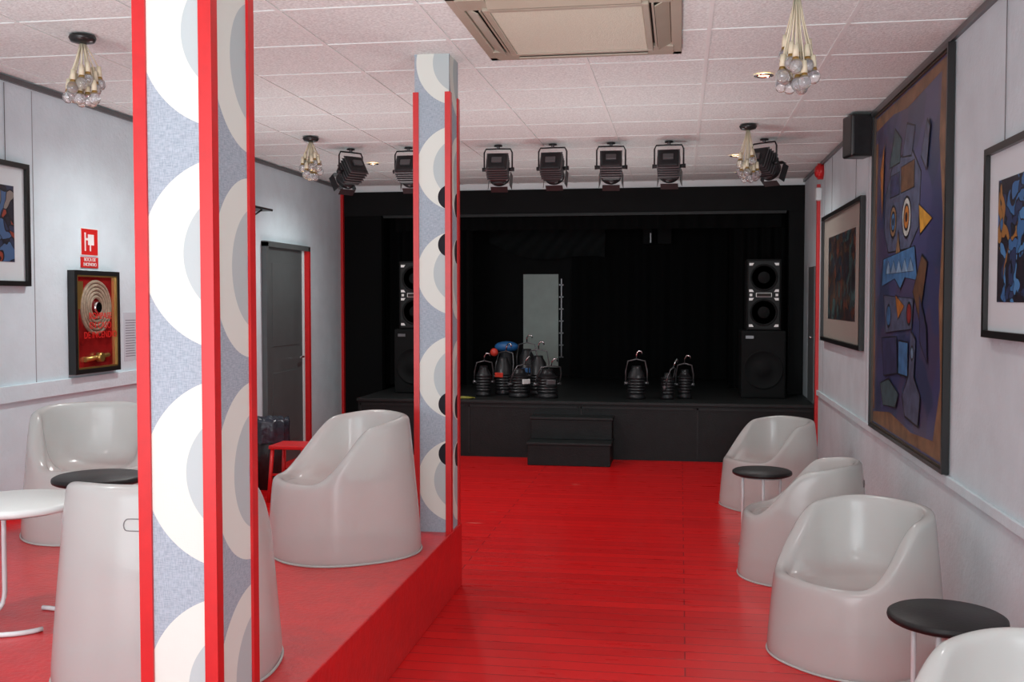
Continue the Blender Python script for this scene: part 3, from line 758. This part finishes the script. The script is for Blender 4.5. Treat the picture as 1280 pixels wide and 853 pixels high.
def standing(loc, h, rz, extra=None, s=1.0, tilt=0.0):
    b = MB('stage_lantern', loc, rz)
    r = 0.085*s
    prof = [(0, 0), (r*1.1, 0), (r*1.1, 0.03), (r, 0.04)]
    for i in range(6): prof += [(r, 0.06+i*0.03), (r*1.1, 0.065+i*0.03), (r*1.1, 0.072+i*0.03), (r, 0.077+i*0.03)]
    prof += [(r*0.95, h-0.10), (r*0.6, h-0.05), (r*0.55, h-0.02), (0, h-0.02)]
    b.lathe(prof, 'darkmetal', 22)
    w = r*1.3
    mt = Matrix.Translation((0, 0, h*0.45)) @ Matrix.Rotation(tilt, 4, 'X') @ Matrix.Translation((0, 0, -h*0.45))
    b.tube([(-w, 0, h*0.45), (-w, 0, h*0.8), (-w*0.8, 0, h+0.03), (0, 0, h+0.05), (w*0.8, 0, h+0.03), (w, 0, h*0.8), (w, 0, h*0.45)], 0.007, 'midmetal', 8, mtx=mt)
    for sx in (-1, 1): b.cyl((sx*r*0.9, 0, h*0.45), (sx*w*1.15, 0, h*0.45), 0.016, 0.016, 'midmetal', 10)
    b.tube([(0, 0, h+0.05), (0, 0, h+0.10), (0.02, 0, h+0.135), (0.05, 0, h+0.13), (0.06, 0, h+0.10)], 0.008, 'chrome', 8, mtx=mt)
    if extra: b.box((-0.05, -r*1.12, h*0.45), (0.05, -r*0.95, h*0.45+0.05), extra, 0.004)
    return b.done()
for (x, y, h, rz, ex, s, ti) in ((-2.05, 10.80, 0.34, 0.3, None, 0.9, 0.3), (-1.88, 11.05, 0.42, -0.4, 'orange', 1.0, -0.2), (-1.66, 10.75, 0.32, 0.9, 'signwhite', 1.2, 0.4), (-1.50, 11.08, 0.44, 0.1, None, 1.0, 0.1),
                         (-1.36, 10.72, 0.32, 0.5, 'midmetal', 1.2, 0.5), (-0.44, 10.75, 0.36, 0.2, None, 1.0, 0.0), (-0.12, 10.75, 0.29, 1.2, None, 0.75, 0.3), (0.05, 10.88, 0.32, 0.0, None, 0.8, 0.2), (-1.66, 11.3, 0.50, 0, 'blue', 1.0, 0.0)):
    standing((x, y, SZ), h, rz, ex, s, ti)
b = MB('lantern_gel_cloth', (-1.90, 11.38, SZ+0.0)); b.cyl((0, 0, 0), (0, 0, 0.44), 0.09, 0.07, 'darkmetal', 16); b.sph((0, 0, 0.50), 0.11, 'blue', (1.25, 0.7, 0.55)); b.sph((-0.13, -0.06, 0.44), 0.045, 'orange', (1, 0.7, 1)); b.done()
b = MB('coiled_cable', (-2.25, 10.52, SZ+0.006))
b.tube([(0.16*math.cos(i*0.5)*(1-i*0.008)+0.0004*i, 0.06*math.sin(i*0.5), 0.0002*i) for i in range(40)], 0.005, 'yellow', 6); b.done()

# ------------------------------------------------------------ lights
def area(name, loc, rot, sx, sy, e, col):
    li = bpy.data.lights.new(name, 'AREA'); li.shape = 'RECTANGLE'; li.size = sx; li.size_y = sy; li.energy = e; li.color = col
    o = bpy.data.objects.new(name, li); o.location = loc; o.rotation_euler = rot; SC.collection.objects.link(o); return o
area('light_window_daylight', (-1.27, -5.5, 1.3), (math.radians(94), 0, 0), 7.0, 3.2, 585, (0.92, 0.97, 1.0))
area('light_camera_flash', (0.02, 0.0, 1.95), (math.radians(95), 0, math.radians(9)), 0.25, 0.2, 18, (1.0, 1.0, 1.0))
w = bpy.data.worlds.new('World'); SC.world = w; w.use_nodes = True
w.node_tree.nodes['Background'].inputs[0].default_value = (0.75, 0.82, 1.0, 1); w.node_tree.nodes['Background'].inputs[1].default_value = 1.0

# ------------------------------------------------------------ camera
cd = bpy.data.cameras.new('camera'); cd.sensor_width = 36; cd.lens = 36*1300/1280; cd.sensor_fit = 'HORIZONTAL'; cd.clip_start = 0.05
co = bpy.data.objects.new('camera', cd); co.location = (0, 0, 1.6)
co.rotation_euler = (math.radians(90-2.27), 0, math.radians(9.18)); SC.collection.objects.link(co)
SC.camera = co
